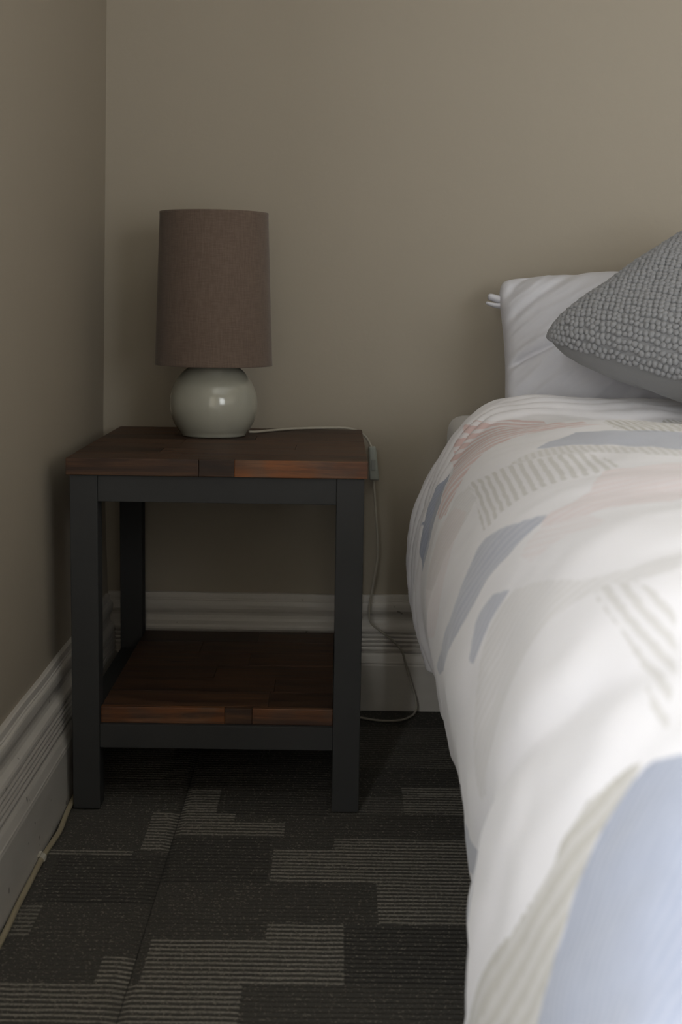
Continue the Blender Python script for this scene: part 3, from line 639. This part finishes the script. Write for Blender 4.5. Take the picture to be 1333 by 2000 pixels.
# white pillow leaning on the wall
pil = empty('pillow', (1.07, -.20, .588), 'white pillow leaning against the back wall behind the grey cushion', 'pillow')
tilt = math.radians(27)
ex = np.array([1, 0, 0.03]); ex = ex/np.linalg.norm(ex)
ey = np.array([-.02, math.sin(tilt), math.cos(tilt)]); ey -= ex*(ex@ey); ey /= np.linalg.norm(ey)
ez = np.cross(ex, ey)
po = (1.076, -.165, .721)
for nm, tp in (('front_cover', 1), ('back_cover', -1)):
    Lp, a, b_ = pillow_pts(.355, .1465, .088 if tp > 0 else .05, 170, .030, 3.2, tp, -.045, .42)
    amp = np.clip((1-a**2)*8, 0, 1)*np.clip((1-b_**2)*8, 0, 1)
    x_, y_ = Lp[..., 0], Lp[..., 1]
    cz = fbm((x_*.75-y_)*22+5, (x_+y_)*4, 51, 3)
    Lp[..., 2] += tp*amp*(.0060*fbm(x_*7, y_*7, 61)+.0042*(1-np.abs(cz)*1.6)*(.5+.5*vnoise(x_*6, y_*6, 66)))
    # pinch lines running from the left seam
    for (yy, sl, wd, am) in ((-.045, .35, .006, -.011), (-.03, .45, .008, .008), (.04, .7, .010, -.008), (.09, .9, .012, -.006)):
        d = (y_-yy)-sl*(x_+.35); Lp[..., 2] += tp*amp*am*np.exp(-(d/wd)**2)*np.exp(-((x_+.33)/.14)**2)
    Xp = frame(po, ex, ey, ez, Lp)
    if tp < 0: Xp = Xp[:, ::-1]
    o = grid_mesh(nm, Xp, MPIL, pil)
# pillowcase ear at the upper left corner
b = bmesh.new()
tube(b, crom([(.748, -.120, .800), (.730, -.114, .803), (.716, -.112, .807), (.706, -.112, .810), (.7035, -.112, .8105)], 3), [.013, .013, .013, .0125, .012, .0115, .011, .0105, .010, .0085, .006, .003, .0005], 12, .6)
tube(b, crom([(.748, -.124, .794), (.732, -.119, .793), (.716, -.118, .794), (.702, -.118, .798), (.7005, -.118, .7985)], 3), [.014, .013, .012, .011, .010, .009, .008, .007, .006, .005, .004, .002, .0005], 10, .5)
o = obj('corner_ear', b, MPIL, pil, smooth=True)

# grey cushion: knitted front, plain back
A_ = np.array([.759, -.42, .7434]); B_ = np.array([1.085, -.176, .934]); D_ = np.array([1.056, -.745, .6535])
e1 = B_-A_; e1 /= np.linalg.norm(e1); e2 = D_-A_; e2 -= e1*(e1@e2); e2 /= np.linalg.norm(e2)
n_ = np.cross(e2, e1); n_ = n_ if n_[2] > 0 else -n_
hs = .222
cc = A_+(e1+e2)*hs+n_*0
cu = empty('cushion', tuple(cc-np.array([0, 0, .05])), 'grey square cushion with bobbly knitted front, propped on the white pillow', 'cushion')
NK = 420
Lp, a, b_ = pillow_pts(hs, hs, .070, NK, .030, 4, 1, -.05, .5)
x_, y_ = Lp[..., 0], Lp[..., 1]
Lk = Lp.copy(); Lk[..., 2] += .004*fbm(x_*8, y_*8, 81)*np.clip((1-a**2)*(1-b_**2)*6, 0, 1)
flip = np.cross(e1, e2)@n_ < 0
Xk = frame(cc, e1, e2, n_, Lk)
kf = grid_mesh('knitted_front', Xk[:, ::-1] if flip else Xk, MKNIT, cu)
# bobbles: chains of little yarn knots in paired, scalloped rows (one joined part: far too many to pick apart)
gy, gx = np.gradient(Xk, axis=0), np.gradient(Xk, axis=1)
Nk = np.cross(gx, gy); Nk /= np.linalg.norm(Nk, axis=2, keepdims=True)+1e-9
Nk *= np.sign((Nk@n_).mean())
ib = bmesh.new(); bmesh.ops.create_icosphere(ib, subdivisions=2, radius=1.0)
iv = np.array([v.co[:] for v in ib.verts]); ifc = np.array([[v.index for v in f.verts] for f in ib.faces]); ib.free()
def arc_of(line):
    d_ = np.r_[0, np.cumsum(np.linalg.norm(np.diff(line, axis=0), axis=1))]; return d_
VV, FF = [], []
rr_ = random.Random(12); row = 0; xx = .001
ax_ = arc_of(Xk[NK//4, :]); ay_ = arc_of(Xk[:, NK//4])
while xx < ax_[-1]:
    yy = .002+(row % 2)*.0052; col_ = 0
    while yy < ay_[-1]-.001:
        px = xx+.0013*math.cos(PI*col_*.5+row*.8)+rr_.uniform(-.0008, .0008); py = yy+rr_.uniform(-.0009, .0009)
        fx = np.interp(px, ax_, np.arange(NK)); fy = np.interp(py, ay_, np.arange(NK))
        ix, iy = int(round(fx)), int(round(fy))
        P_ = Xk[iy, ix]; n__ = Nk[iy, ix]
        rad = .0054*rr_.uniform(.86, 1.1)
        t1 = np.cross(n__, e1); t1 /= np.linalg.norm(t1); t2 = np.cross(t1, n__)
        th = rr_.uniform(0, PI); ca, sa = math.cos(th), math.sin(th)
        u1, u2 = t1*ca+t2*sa, -t1*sa+t2*ca
        VV.append(P_+n__*.0012+iv[:, :1]*u1*rad*1.12+iv[:, 1:2]*u2*rad*.94+iv[:, 2:]*n__*rad*.85)
        FF.append(ifc+len(iv)*len(FF)); yy += .0106; col_ += 1
    xx += .0082 if row % 2 == 0 else .0108
    row += 1
me = bpy.data.meshes.new('yarn_bobbles')
me.from_pydata((np.concatenate(VV)-np.array(wloc(cu))).tolist(), [], np.concatenate(FF).tolist())
for p_ in me.polygons: p_.use_smooth = True
me.materials.append(MKNIT)
yb = bpy.data.objects.new('yarn_bobbles', me); C.objects.link(yb); yb.parent = cu; yb['kind'] = 'stuff'
Lb, a, b_ = pillow_pts(hs, hs, .091, 130, .030, 4, -1, -.05, .47)
amp = np.clip((1-a**2)*8, 0, 1)*np.clip((1-b_**2)*8, 0, 1)
Lb[..., 2] += amp*(.004*fbm(Lb[..., 0]*14, Lb[..., 1]*14, 91)+.003*fbm(Lb[..., 0]*45, Lb[..., 1]*6, 92))
Xb = frame(cc, e1, e2, n_, Lb)
grid_mesh('plain_back', Xb if np.cross(e1, e2)@n_ < 0 else Xb[:, ::-1], MBACK, cu)
